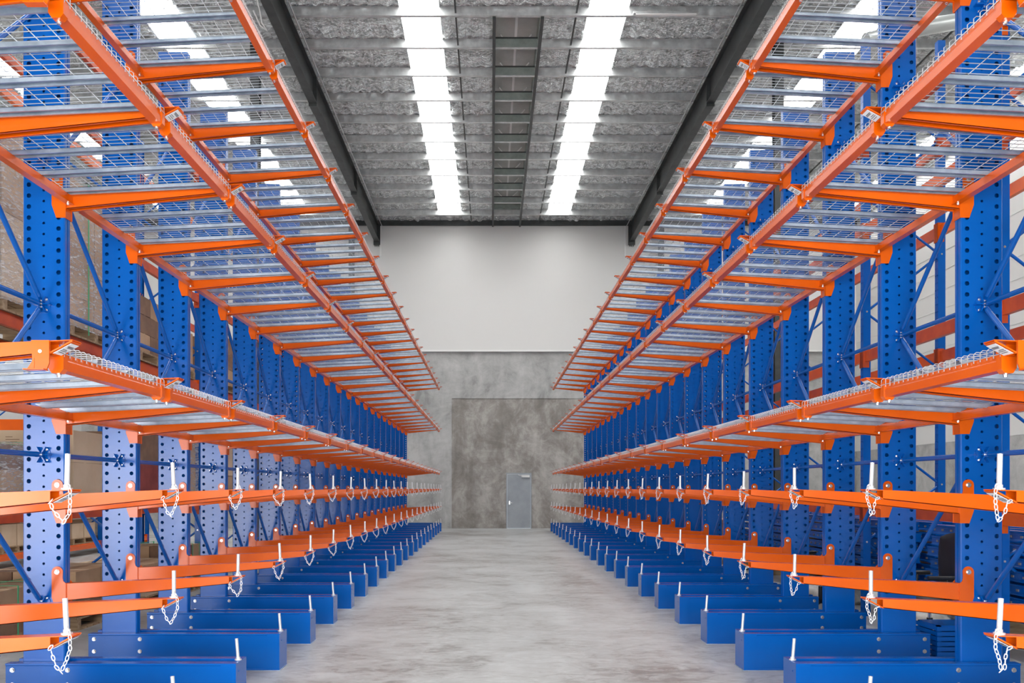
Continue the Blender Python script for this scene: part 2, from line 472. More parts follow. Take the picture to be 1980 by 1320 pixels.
# steel roof posts
for x, y in ((-5.38, 18.9), (6.55, 18.9), (-5.38, 31.9), (6.55, 31.9)):
    b = MB(); b.box(x - .1, x + .1, y - .1, y - .085, 0, PUR_Z, 'darksteel'); b.box(x - .1, x + .1, y + .085, y + .1, 0, PUR_Z, 'darksteel'); b.box(x - .006, x + .006, y - .085, y + .085, 0, PUR_Z, 'darksteel')
    struct('trim_post', b)

# ridge ventilator
x0, x1, y0, y1 = VENT
t = link('ridge_vent', None, None, (0, 0, LIN_Z)); tag(t, 'long grey ridge ventilator recess between the two central skylights', 'roof vent')
def part(parent, name, mb): return link(name, mb.mesh(name), parent)
b = MB()
b.box(x0 - .02, x0, y0, y1, -.02, .44, 'ventsteel'); b.box(x1, x1 + .02, y0, y1, -.02, .44, 'ventsteel')
b.box(x0, x1, y0 - .02, y0, -.02, .44, 'ventsteel'); b.box(x0, x1, y1, y1 + .02, -.02, .44, 'ventsteel')
part(t, 'throat', b)
b = MB(); b.box(x0, x1, y0, y1, .42, .44, 'ventlid'); b.box((x0 + x1) / 2 - .03, (x0 + x1) / 2 + .03, y0, y1, .40, .42, 'white'); part(t, 'lid', b)
for sx in (x0 - .07, x1 + .0):
    b = MB(); b.box(sx, sx + .07, y0 - .1, y1 + 1.3, -.26, -.2 + .003, 'darksteel'); part(t, 'side_rail', b)
for k, y in enumerate([p for p in PURY if y0 < p + .05 < y1]):
    b = MB(); b.box(x0, x1, y - .010, y - .004, -.19, .02, 'ventsteel'); b.box(x0, x1, y - .05, y - .010, .0, .02, 'darksteel'); part(t, 'cross_plate', b)
    if k < 10:
        b = MB(); b.tube([(x0 + .12, y + .50, .38), (x0 + .36, y + .95, .30)], .016, 'white', 6); b.tube([(x1 - .12, y + .50, .38), (x1 - .36, y + .95, .30)], .016, 'white', 6)
        part(t, 'brace', b)

# slim roof light
b = MB(); b.box(3.05, 4.45, 17.72, 17.80, PUR_Z - .06, PUR_Z - .02, 'purlin')
o = link('ceiling_light', b.mesh('ceiling_light')); tag(o, 'slim grey batten light fixed under a purlin right of the right skylight', 'light')
b = MB(); b.box(3.10, 4.40, 17.73, 17.79, PUR_Z - .085, PUR_Z - .06, 'white'); link('diffuser', b.mesh('diffuser'), o)
# loose cable on the left beam
b = MB(); b.tube([(-4.6, 16.35, 11.80), (-4.76, 16.4, 11.75), (-4.72, 16.6, 11.5), (-4.680, 16.75, 11.2), (-4.682, 16.9, 11.05), (-4.60, 17.0, 10.95), (-4.72, 16.9, 11.0), (-4.8, 16.7, 11.2)], .015, 'white', 6)
o = link('cable', b.mesh('cable')); tag(o, 'loose pale cable looping down beside the left dark roof beam', 'cable')
# big round duct, upper right
b = MB(); b.tube([(6.2, 13.7, 8.95), (7.1, 13.8, 9.22), (7.6, 14.0, 9.40), (8.3, 14.5, 9.75), (10.2, 16.0, 10.9), (11.2, 16.8, 12.02)], .13, 'rubber', 20)
o = link('duct', b.mesh('duct')); tag(o, 'pale grey round duct seen behind the upper right uprights', 'duct')

# ------------------------------------------------------------------ cantilever racks
NCOL = list(range(3, 26))
DN = 0.036
ZT = {1: .922, 2: 1.543, 3: 2.180, 4: 3.725, 5: 5.238}
COLTOP = 5.935
NODES = (.73, 1.79, 2.86, 3.92, 4.99)
SIDES = {'left': dict(s=1, xc=-3.199, up=1.375, ue=1.40), 'right': dict(s=-1, xc=3.508, up=1.325, ue=1.360)}
ORD = ['first', 'second', 'third', 'fourth', 'fifth', 'sixth', 'seventh', 'eighth', 'ninth', 'tenth', 'eleventh', 'twelfth', 'thirteenth', 'fourteenth']

def cell(b, u0, u1, z0, z1, cu, cz, r, v, mat, n):
    """rectangle with a round hole, in the plane y=v"""
    angs = [math.atan2(zz - cz, uu - cu) for uu in (u0, u1) for zz in (z0, z1)] + [2 * PI * k / n + .01 - PI for k in range(n)]
    angs = sorted(a for a in angs)
    out = []; inn = []
    for a in angs:
        ca, sa = math.cos(a), math.sin(a)
        ts = []
        if ca > 1e-9: ts.append((u1 - cu) / ca)
        if ca < -1e-9: ts.append((u0 - cu) / ca)
        if sa > 1e-9: ts.append((z1 - cz) / sa)
        if sa < -1e-9: ts.append((z0 - cz) / sa)
        t = min(ts)
        out.append((cu + ca * t, v, cz + sa * t)); inn.append((cu + ca * r, v, cz + sa * r))
    m = len(angs)
    b.add(out + inn, [(i, (i + 1) % m, m + (i + 1) % m, m + i) for i in range(m)], mat)

def column_mb(s):
    b = MB(s); W = .15; V = .041; ci = .142
    PT = .0785
    zb, zt = .02, COLTOP
    z0 = .62
    nrow = int((zt - .06 - z0) / PT)
    for v in (-V, V):
        b.add([(-ci, v, zb), (ci, v, zb), (ci, v, z0), (-ci, v, z0)], [(0, 1, 2, 3)], 'blue')
        for k in range(nrow):
            a = z0 + k * PT
            for u0, u1, cu in ((-ci, -.055, -.106), (.055, ci, .106)):
                cell(b, u0, u1, a, a + PT, cu, a + PT / 2, .0165, v, 'blue', 10)
            if k < nrow - 1: cell(b, -.055, .055, a + PT / 2, a + PT * 1.5, 0, a + PT, .0095, v, 'blue', 8)
        e = z0 + nrow * PT
        b.add([(-.055, v, z0), (.055, v, z0), (.055, v, z0 + PT / 2), (-.055, v, z0 + PT / 2)], [(0, 1, 2, 3)], 'blue')
        b.add([(-.055, v, e - PT / 2), (.055, v, e - PT / 2), (.055, v, e), (-.055, v, e)], [(0, 1, 2, 3)], 'blue')
        b.add([(-ci, v, e), (ci, v, e), (ci, v, zt), (-ci, v, zt)], [(0, 1, 2, 3)], 'blue')
    for sg in (-1, 1):
        pr = [(ci * sg, -V), (W * sg, -V + .008), (W * sg, -.006), ((W - .01) * sg, -.005), ((W - .01) * sg, .005), (W * sg, .006), (W * sg, V - .008), (ci * sg, V)]
        for p, q in zip(pr, pr[1:]):
            b.add([(p[0], p[1], zb), (q[0], q[1], zb), (q[0], q[1], zt), (p[0], p[1], zt)], [(0, 1, 2, 3)], 'blue')
    b.add([(-ci, -V, zt), (ci, -V, zt), (ci, V, zt), (-ci, V, zt)], [(0, 1, 2, 3)], 'blue')
    return b

def base_mb(s, ue):
    b = MB(s)
    ur = -.227; cap = .107; T = .005
    for sg in (-1, 1):
        o, i_ = .124 * sg, .052 * sg
        lo, hi = min(o, i_), max(o, i_)
        # channel profile (v,z): flanges to the outside faces, web face slightly recessed
        rec = .118 * sg
        prof = [(i_, 0), (o, 0), (o, .012), (rec, .018), (rec, .297), (o, .303), (o, .315), (i_, .315)]
        b.prism(prof, ur, ue - cap, 'blue', 'x')
        prof2 = [(i_, 0), (o, 0), (o, .315), (i_, .315)]
        b.prism(prof2, ue - cap, ue - .006, 'blue', 'x')
    b.box(.16, ue - .006, -.052, .052, .02, .298, 'blue'); b.box(ur, -.16, -.052, .052, .02, .298, 'blue')
    b.box(ur - .004, ue + .008, -.128, .128, 0, .006, 'zinc')
    return b

def endplate_mb(s, ue):
    b = MB(s); b.prism([(-.124, .006), (-.112, 0.006), (.112, .006), (.124, .006), (.124, .315), (-.124, .315)], ue - .006, ue, 'blue', 'x')
    b.hexbolt((ue, -.06, .25), (1, 0, 0), .005, .004, 'blue')
    return b

def pin_mb(s, u, v, z, lean=0.0):
    b = MB(s)
    b.tube([(u, v, z), (u + lean, v, z + .155)], .0112, 'pin', 12)
    b.tube([(u, v, z), (u, v, z + .008)], .024, 'pin', 12, smooth=False)
    b.tube([(u, v, z + .008), (u, v, z + .022)], .015, 'pin', 12, smooth=False)
    return b

def bracket_mb(s):
    """brace node on both faces of the column: small clevis plates and bolts"""
    b = MB(s)
    for sg in (-1,):
        v = .041 * sg
        lo, hi = sorted((v, v + sg * .006))
        b.prism([(-.05, -.018), (-.05, .018), (-.03, .055), (.03, .055), (.05, .018), (.05, -.018), (.03, -.055), (-.03, -.055)], lo, hi, 'blue', 'y')
        for a in (0, 60, -60):
            ca, sa = math.cos(math.radians(a)), math.sin(math.radians(a))
            px, pz = -sa * .004, ca * .004
            lo, hi = sorted((v, v + sg * .045))
            b.prism([(-.062 * ca - px, -.062 * sa - pz), (.062 * ca - px, .062 * sa - pz), (.062 * ca + px, .062 * sa + pz), (-.062 * ca + px, -.062 * sa + pz)], lo, hi, 'blue', 'y')
        for u, z in ((.022, .038), (.022, -.038), (-.03, .038), (-.03, -.038)):
            b.hexbolt((u, v + sg * .006, z), (0, sg, 0), .0085, .014, 'bolt')
    return b

def slope(u, up): return -.053 * (1 - (u - .15) / (up - .15))

def arm_mb(s, up):
    b = MB(s); w = .0375; t = .004
    uw = up - .052; ul = up + .044; u0 = .160
    top0 = slope(u0, up); topw = slope(uw, up); topl = slope(ul, up)
    bot0 = top0 - .122; botw = topw - .052
    for sg in (-1, 1):
        lo, hi = sorted((sg * w, sg * (w - t)))
        b.prism([(u0, bot0), (uw, botw), (uw, topw), (u0, top0)], lo, hi, 'orange', 'y')
        lo, hi = sorted((sg * w, sg * (w - .016)))
        b.prism([(u0, bot0), (uw, botw), (uw, botw + t), (u0, bot0 + t)], lo, hi, 'orange', 'y')
    # top flange to the lip
    b.prism([(u0, top0 - t), (ul, topl - t), (ul, topl), (u0, top0)], -w - .001, w + .001, 'orange', 'y')
    # slanted nose plate
    b.prism([(uw - .008, botw), (uw - .002, botw - .003), (ul, topl - .008), (ul - .006, topl - .003)], -w, w, 'orange', 'y')
    # root plate
    b.box(u0 - .004, u0 + .003, -w - .006, w + .006, bot0, top0 + .003, 'orange')
    return b

def label_mb(s, up):
    b = MB(s)
    uw = up - .052; ul = up + .044
    p0 = Vector((uw, 0, slope(uw, up) - .058)); p1 = Vector((ul, 0, slope(ul, up) - .011))
    d = (p1 - p0); L = d.length; d.normalize(); nrm = Vector((d.z, 0, -d.x))
    def quad(a0, a1, v0, v1, off, mat):
        q = []
        for k in (0, .0012):
            for a, v in ((a0, v0), (a1, v0), (a1, v1), (a0, v1)):
                p = p0 + d * a + nrm * (off + k); q.append((p.x, v, p.z))
        b.add(q, [(3, 2, 1, 0), (4, 5, 6, 7), (0, 1, 5, 4), (1, 2, 6, 5), (2, 3, 7, 6), (3, 0, 4, 7)], mat)
    quad(.012, L - .010, -.033, .033, .0, 'label')
    for k, (a, v0, v1) in enumerate(((.074, -.022, .024), (.066, -.016, .026), (.050, -.024, .010), (.040, -.024, .024), (.028, -.020, .022))):
        quad(a, a + (.006 if k < 2 else .004), v0, v1, .0014, 'ink')
    return b

def ear_poly():
    cx, cz, r = .100, .031, .040
    pts = [(.160, -.19), (.160, -.05), (.143, -.035), (.1375, -.01)]
    for k in range(0, 11):
        a = math.radians(-20 + 220 * k / 10 - 0)
        a = math.radians(-15 + 195 * k / 10)
        pts.append((cx + r * math.cos(a), cz + r * math.sin(a)))
    pts += [(.060, -.15), (.092, -.192 - .05), (.160, -.242)]
    return pts

def armbracket_mb(s):
    b = MB(s)
    for sg in (-1, 1):
        lo, hi = sorted((sg * .0425, sg * .0475))
        b.prism(ear_poly(), lo, hi, 'orange', 'y')
    b.box(.151, .157, -.0475, .0475, -.242, -.05, 'orange')
    return b

def armbolt_mb(s, sg=-1):
    b = MB(s)
    b.hexbolt((.100, sg * .0475, .031), (0, sg, 0), .0135, .016, 'bolt')
    return b

def chain_mb(s, up, seed=0, shape=None):
    """loop of oval links hanging on the near side of the arm nose"""
    b = MB(s); rnd = random.Random(seed)
    jx = rnd.uniform(-.008, .008); dz = rnd.uniform(-.02, .015)
    if shape == 'right':
        key = [(.010, -.02, .030), (.030, -.035, .022), (.043, -.046, -.005), (.046, -.05, -.05), (.034 + jx, -.052, -.10), (.028 + jx, -.052, -.145 + dz), (.012 + jx, -.052, -.13 + dz), (.004, -.05, -.09), (-.006, -.047, -.055), (-.026, -.045, -.045)]
    else:
        key = [(.006, -.02, .030), (.024, -.035, .022), (.037, -.046, -.005), (.040, -.05, -.05), (.030 + jx, -.052, -.10), (.006 + jx, -.052, -.150 + dz), (-.012 + jx, -.052, -.130 + dz), (-.034, -.05, -.085), (-.046, -.047, -.050), (-.040, -.042, -.040)]
    P = [Vector((up + k[0], k[1], k[2])) for k in key]
    # resample
    seg = []
    for a, c in zip(P, P[1:]): seg.append((a, c, (c - a).length))
    tot = sum(q[2] for q in seg); n = int(tot / .0215)
    def at(d):
        for a, c, l in seg:
            if d <= l: return a + (c - a) * (d / l), (c - a).normalized()
            d -= l
        return seg[-1][1], (seg[-1][1] - seg[-1][0]).normalized()
    for k in range(n):
        p, t = at((k + .5) * tot / n)
        ref = Vector((0, 1, 0)); a = t.cross(ref).normalized()
        side = a if k % 2 == 0 else (a * .45 + ref * .9).normalized()
        h, w = .0105, .0065
        ring = []
        for q in range(10):
            an = 2 * PI * q / 10
            ring.append(p + t * (math.cos(an) * (h + .003)) + side * (math.sin(an) * w))
        b.tube(ring, .0022, 'pin', 4, closed=True, smooth=False)
    return b

def front_beam_parts(s, up):
    u1 = up - .041; ui = u1 - .058
    v0, v1 = .041, BAY - .041
    z = slope(u1, up)
    b = MB(s)
    prof = [(ui, z - .113), (u1, z - .113), (u1, z - .072), (u1 - .005, z - .066), (u1 - .005, z - .038), (ui + .02, z - .038), (ui + .02, z - .052), (ui, z - .052)]
    b.prism(prof, v0 + .003, v1 - .003, 'orange', 'y')
    clips = []
    for c0, c1, bv in ((v0, v0 + .040, v0 + .03), (v1 - .040, v1, v1 - .03)):
        c = MB(s)
        c.prism([(ui - .004, z - .105), (ui + .012, z - .128), (u1 - .010, z - .128), (u1 + .005, z - .110), (u1 + .005, z - .028), (ui - .004, z - .028)], c0, c1, 'orange', 'y')
        c.hexbolt((u1 - .03, bv, z - .128), (0, 0, -1), .008, .014, 'bolt')
        clips.append(('end_clip', c, None))
    return [('beam_channel', b, None)] + clips

def rear_beam_mb(s, up):
    b = MB(s)
    prof = [(.166, -.132), (.216, -.132), (.216, -.098), (.221, -.092), (.221, -.084), (.200, -.084), (.200, -.070), (.166, -.070)]
    prof = [(.166, -.150), (.218, -.150), (.218, -.146), (.206, -.140), (.206, -.088), (.166, -.084)]
    b.prism(prof, .041, BAY - .041, 'orange', 'y')
    b.hexbolt((.19, .075, -.150), (0, 0, -1), .008, .012, 'bolt'); b.hexbolt((.19, BAY - .075, -.150), (0, 0, -1), .008, .012, 'bolt')
    return b

def deck_parts(s, up, coarse=False):
    u1 = up - .041
    b = MB(s); r = .0023 if not coarse else .003
    ue = u1 + .004
    def zz(u, off=0): return slope(u, up) - .004 + off
    n = 23
    for k in range(n):
        v = .05 + k * 1.1 / (n - 1)
        pts = [(.170, v, zz(.17)), (ue - .012, v, zz(u1)), (ue, v, zz(u1) - .010), (ue, v, zz(u1) - .052)]
        b.tube(pts, r, 'wire', 4, smooth=False, caps=False)
    u = .185
    while u < u1 - .03:
        b.tube([(u, .045, zz(u, -.005)), (u, 1.155, zz(u, -.005))], r, 'wire', 4, smooth=False, caps=False); u += .105
    b.tube([(ue + .004, .05, zz(u1) - .040), (ue + .004, 1.15, zz(u1) - .040)], r * 1.1, 'wire', 4, smooth=False, caps=False)
    parts = [('wire_mesh', b, None)]
    for fr in (.1, .3625, .6375, .9):
        v = fr * BAY; c = MB(s)
        ua, ub = .168, u1 - .022
        za, zb_ = zz(ua, -.009), zz(ub, -.009)
        w = .023; t = .002
        c.prism([(ua, za), (ub, zb_), (ub, zb_ - t), (ua, za - t)], v - w, v + w, 'zinc', 'y')
        for sg in (-1, 1):
            lo, hi = sorted((v + sg * w, v + sg * (w - t)))
            c.prism([(ua, za), (ua, za - .006), (ua + .05, za - .030), (ub - .05, zb_ - .030), (ub, zb_ - .010), (ub, zb_)], lo, hi, 'zinc', 'y')
            lo, hi = sorted((v + sg * w, v + sg * (w + .010)))
            c.prism([(ua + .05, za - .030), (ub - .05, zb_ - .030), (ub - .05, zb_ - .028), (ua + .05, za - .028)], lo, hi, 'zinc', 'y')
        parts.append(('support_channel', c, None))
    return parts

def brace_mb(s, dz):
    """tube from this node (far face) to the next column's near face, dz higher"""
    b = MB(s)
    y0, y1 = .060, BAY - .060
    L = math.hypot(y1 - y0, dz); f = .07 / L
    P0, P1 = Vector((0, y0, 0)), Vector((0, y1, dz))
    a = P0.lerp(P1, f); c = P0.lerp(P1, 1 - f)
    b.tube([a, c], .0185, 'blue', 10)
    for p, q in ((P0, a.lerp(c, .03)), (P1, c.lerp(a, .03))):
        d = (q - p).normalized(); up_ = Vector((0, -d.z, d.y))
        vs = []
        for x in (-.004, .004):
            for m, h in ((p, .016), (q, .020)):
                for sg in (-1, 1): w = m + up_ * (h * sg); vs.append((x, w.y, w.z))
        b.add(vs, [(0, 1, 3, 2), (4, 6, 7, 5), (0, 2, 6, 4), (1, 5, 7, 3), (0, 4, 5, 1), (2, 3, 7, 6)], 'blue')
    for p in (P0.lerp(P1, .02), P0.lerp(P1, .98)): b.hexbolt((.004, p.y, p.z), (1, 0, 0), .007, .01, 'bolt')
    return b

TIER = {1: 'lowest tier', 2: 'second tier up', 3: 'third tier up', 4: 'fourth tier up', 5: 'top tier'}
def where(n, first=3, noun=''):
    """which one along the row"""
    k = n - first
    if k == 0: return 'nearest the camera'
    if k <= 10: return ORD[k] + ' nearest the camera'
    j = 25 - n
    if j == 0: return 'farthest away'
    return ORD[j] + ' from the far end'

def bayw(n):
    k = n - 4
    if k < 0: return 'nearest bay'
    if k <= 10: return ORD[k + 1] + ' bay from the camera' if k else 'second bay from the camera'
    return ORD[24 - n] + ' bay from the far end'

for side, S in SIDES.items():
    s, xc, up, ue = S['s'], S['xc'], S['up'], S['ue']
    cm = column_mb(s)
    def upright(far):
        parts = [('column', cm, None), ('base_beam', base_mb(s, ue), None), ('end_plate', endplate_mb(s, ue), None), ('stop_pin', pin_mb(s, ue - .022, 0, .315, -.012), None)]
        for u, z in ((-.178, .269), (.212, .269), (-.178, .165), (.212, .165)):
            c = MB(s); c.hexbolt((u, -.118, z), (0, -1, 0), .013, .016, 'bolt'); parts.append(('bolt', c, None))
        for z in NODES:
            c = bracket_mb(s); c.v = [(x, y, q + z) for x, y, q in c.v]; parts.append(('brace_bracket', c, None))
        return Proto('rack_upright', parts)
    PU = upright(False)
    mid = MB(s)
    PUm = Proto('rack_upright', [])
    arm = lambda: arm_mb(s, up)
    PA_pin = [Proto('cantilever_arm', [('arm_channel', arm(), None), ('arm_bracket', armbracket_mb(s), [('bolt', armbolt_mb(s)), ('bolt', armbolt_mb(s, 1))]), ('stop_pin', pin_mb(s, up, 0, slope(up, up), lean), None),
                     ('chain', chain_mb(s, up, sd, side), None), ('label_plate', label_mb(s, up), None)]) for sd, lean in ((1, 0.0), (2, .004 * s), (3, -.008))]
    PA = Proto('cantilever_arm', [('arm_channel', arm(), None), ('arm_bracket', armbracket_mb(s), [('bolt', armbolt_mb(s)), ('bolt', armbolt_mb(s, 1))]), ('label_plate', label_mb(s, up), None)])
    PF = Proto('front_beam', front_beam_parts(s, up)); PR = Proto('rear_beam', [('rear_beam', rear_beam_mb(s, up), None)])
    PD = Proto('wire_deck', deck_parts(s, up))
    BR = {dz: Proto('brace', [('brace', brace_mb(s, dz), None)]) for dz in (0.0, 1.07, -1.06)}
    for n in NCOL:
        y = (n - DN) * BAY; far = n > 14
        if n < 5: w = ('just outside the frame' if n == 3 else 'only pin tip visible')
        else: w = where(n, 5)
        PU.place((xc, y, 0), 'blue perforated steel upright with base beam, %s rack, %s' % (side, w), 'rack upright', '%s cantilever rack uprights' % side, far)
        for t_ in (1, 2):
            p = PA_pin[(n * 7 + t_ * 5) % 3]
            p.place((xc, y, ZT[t_]), 'orange pinned arm with chain, %s, %s rack, %s' % (TIER[t_], side, where(n)), 'rack arm', '%s arms on %s rack' % (TIER[t_], side), far)
        for t_ in (3, 4, 5):
            ra = PA.place((xc, y, ZT[t_]), 'orange tapered deck arm, %s, %s rack, %s' % (TIER[t_], side, where(n)), 'rack arm', '%s arms on %s rack' % (TIER[t_], side), far)
            if n == 3:      # spare beam connector on the open end of the rack
                c = MB(s); zc = slope(up - .09, up); ua, ub = up - .128, up - .052
                c.prism([(ua, zc + .002), (ub, zc + .002), (ub, zc - .095), (ub - .012, zc - .125), (ua + .004, zc - .125), (ua + .004, zc - .07)], -.046, -.038, 'orange', 'y')
                c.prism([(ua - .020, zc - .127), (ub - .008, zc - .127), (ub - .008, zc - .122), (ua - .020, zc - .122)], -.075, -.038, 'orange', 'y')
                c.prism([(ua - .018, zc - .122), (ua + .014, zc - .122), (ua + .014, zc - .075)], -.048, -.043, 'orange', 'y')
                c.hexbolt(((ua + ub) / 2, -.046, zc - .045), (0, -1, 0), .006, .006, 'bolt')
                link('end_connector', c.mesh('end_connector'), ra)
        if n == 25: continue
        for t_ in (3, 4, 5):
            PF.place((xc, y, ZT[t_]), 'orange front beam, %s, %s rack, %s' % (TIER[t_], side, bayw(n)), 'beam', 'front beams %s %s rack' % (TIER[t_], side), n > 11)
            PR.place((xc, y, ZT[t_]), 'orange rear beam, %s, %s rack, %s' % (TIER[t_], side, bayw(n)), 'beam', 'rear beams %s %s rack' % (TIER[t_], side))
            PD.place((xc, y, ZT[t_]), 'galvanised wire mesh deck, %s, %s rack, %s' % (TIER[t_], side, bayw(n)), 'wire deck', 'wire decks %s %s rack' % (TIER[t_], side), n > 11)
        fb = 4
        if n < 4: continue
        ww = bayw(n)
        for z, nm in ((1.79, 'eye-level'), (2.86, 'upper')):
            o = BR[0.0].place((xc, y, z), '%s horizontal blue tube brace, %s rack, %s' % (nm, side, ww), 'brace', 'horizontal braces %s rack' % side); o.name = 'horizontal_brace'
        for z, dz, nm in ((1.79, -1.06, 'lowest'), (1.79, 1.07, 'second lowest'), (3.92, -1.06, 'second highest'), (3.92, 1.07, 'highest')):
            o = BR[dz].place((xc, y, z), '%s diagonal blue tube brace, %s rack, %s' % (nm, side, ww), 'brace', 'diagonal braces %s rack' % side); o.name = 'diagonal_brace'

#BACKGROUND
# ------------------------------------------------------------------ pallet racking and goods behind the racks
def xcell(b, y0, y1, z0, z1, cy, cz, r, x, mat, n):
    c = MB(); cell(c, y0, y1, z0, z1, cy, cz, r, x, mat, n)
    c.v = [(q[1], q[0], q[2]) for q in c.v]; b.join(c)

def post_mb(s, h):
    """C-section post, perforated face towards -x (s=1)"""
    b = MB(s); w = .045; d = .035
    for v in (-d, d): b.box(-w, w, v - .001, v + .001, 0, h, 'blue')
    z = .05; P = .088
    while z + P < h - .02:
        xcell(b, -d, 0, z, z + P, -d / 2, z + P / 2, .0085, -w, 'blue', 6); xcell(b, 0, d, z, z + P, d / 2, z + P / 2, .0085, -w, 'blue', 6); z += P
    b.box(-w - .001, -w + .001, -d, d, z, h, 'blue'); b.box(-w - .001, -w + .001, -d, d, 0, .05, 'blue')
    b.box(w - .001, w + .001, -d, -d + .02, 0, h, 'blue'); b.box(w - .001, w + .001, d - .02, d, 0, h, 'blue')
    b.box(-.065, .065, -.05, .05, 0, .006, 'blue')
    return b
def frame_proto(s, h, dep):
    parts = [('post', post_mb(s, h), None)]
    q = post_mb(s, h); q.v = [(x + s * dep, y, z) for x, y, z in q.v]; parts.append(('post', q, None))
    z = .2; k = 1
    zs = []
    while z < h - .1: zs.append(z); z += .70
    for k in range(len(zs) - 1):
        a, c = (0, dep) if k % 2 else (dep, 0)
        m = MB(s); m.tube([(a, 0, zs[k]), (c, 0, zs[k + 1])], .016, 'blue', 6); m.tube([(a, -.04, zs[k]), (a, -.03, zs[k])], .012, 'bolt', 6)
        parts.append(('lattice_brace', m, None))
    return Proto('pallet_rack', parts)
def pbeam_proto(L, mat='redbeam'):
    b = MB(); b.prism([(-.025, 0), (.025, 0), (.025, .10), (.005, .105), (.005, .13), (-.025, .13)], .04, L - .04, mat, 'y')
    parts = [('beam', b, None)]
    for y0, y1 in ((-.03, .045), (L - .045, L + .03)):
        c = MB(); c.box(-.055, -.05, y0, y1, -.07, .16, mat); c.box(-.055, .025, min(y0, y1) if y0 > 0 else y1 - .006, y1 if y0 > 0 else y1, -.07, .16, mat); parts.append(('connector', c, None))
    return Proto('pallet_beam', parts)

FY = [4.7 + 2.7 * k for k in range(9)]
PF_R = frame_proto(1, 7.0, .91); PF_L = frame_proto(-1, 7.0, .91)
PB = pbeam_proto(2.7); PBo = pbeam_proto(2.7, 'orange')
for nm, proto, X, off, lv in (('right', PF_R, 4.57, 0, (1.22, 3.09, 4.62, 5.65)), ('left', PF_L, -4.60, .2, (1.22, 3.09, 5.25, 6.4))):
    sg = 1 if nm == 'right' else -1
    for k, y in enumerate(FY):
        proto.place((X, y + off, 0), 'tall blue pallet rack frame with punched posts behind the %s cantilever rack, %s' % (nm, ORD[k]), 'rack frame', 'pallet rack frames %s' % nm, k > 5)
        if k == len(FY) - 1: continue
        for li, z in enumerate(lv):
            if nm == 'right' and li == 0 and k in (1, 2, 3): pass
            zz_ = z if not (nm == 'left' and li == 2 and k > 1) else 4.45
            for fx, wd in ((0, 'front'), (sg * .91, 'back')):
                p = PBo if (li + k) % 3 == 0 else PB
                p.place((X + fx, y + off, zz_), 'red-orange %s pallet beam behind %s rack, %s level, bay %s' % (wd, nm, ORD[li], ORD[k]), 'beam', 'pallet beams %s' % nm, k > 3)

def pallet_mb(w, d):
    b = MB()
    for k in range(7): x = w * k / 7; b.box(x + .01, x + w / 7 - .012, 0, d, .115, .135, 'wood')
    for y in (0, d / 2 - .04, d - .08): b.box(0, w, y, y + .08, .02, .115, 'wood')
    for x in (0, w / 2 - .05, w - .1): b.box(x, x + .1, 0, d, 0, .02, 'wood')
    return b
def carton_mb(x0, x1, y0, y1, z0, z1, mat, prt=False):
    b = MB(); e = .006
    b.box(x0 + e, x1 - e, y0 + e, y1 - e, z0, z1 - .003, mat)
    ym = (y0 + y1) / 2
    b.box(x0 + e, x1 - e, ym - .025, ym + .025, z1 - .003, z1, 'carton2')
    if prt:
        W = x1 - x0; yf = y0 + e
        for q in range(5): b.box(x0 + W * .55, x0 + W * (.70 + .05 * ((q * 3) % 4)), yf - .001, yf, z1 - .08 - q * .028, z1 - .073 - q * .028, 'carton3')
        b.box(x0 + .04, x0 + .08, yf - .001, yf, z0 + .05, z0 + .10, 'carton3')
        for q in range(9): b.box(x0 + .12 + q * W * .08, x0 + .12 + q * W * .08 + W * .05, yf - .001, yf, z0 + .05, z0 + .065, 'carton3')
    return b
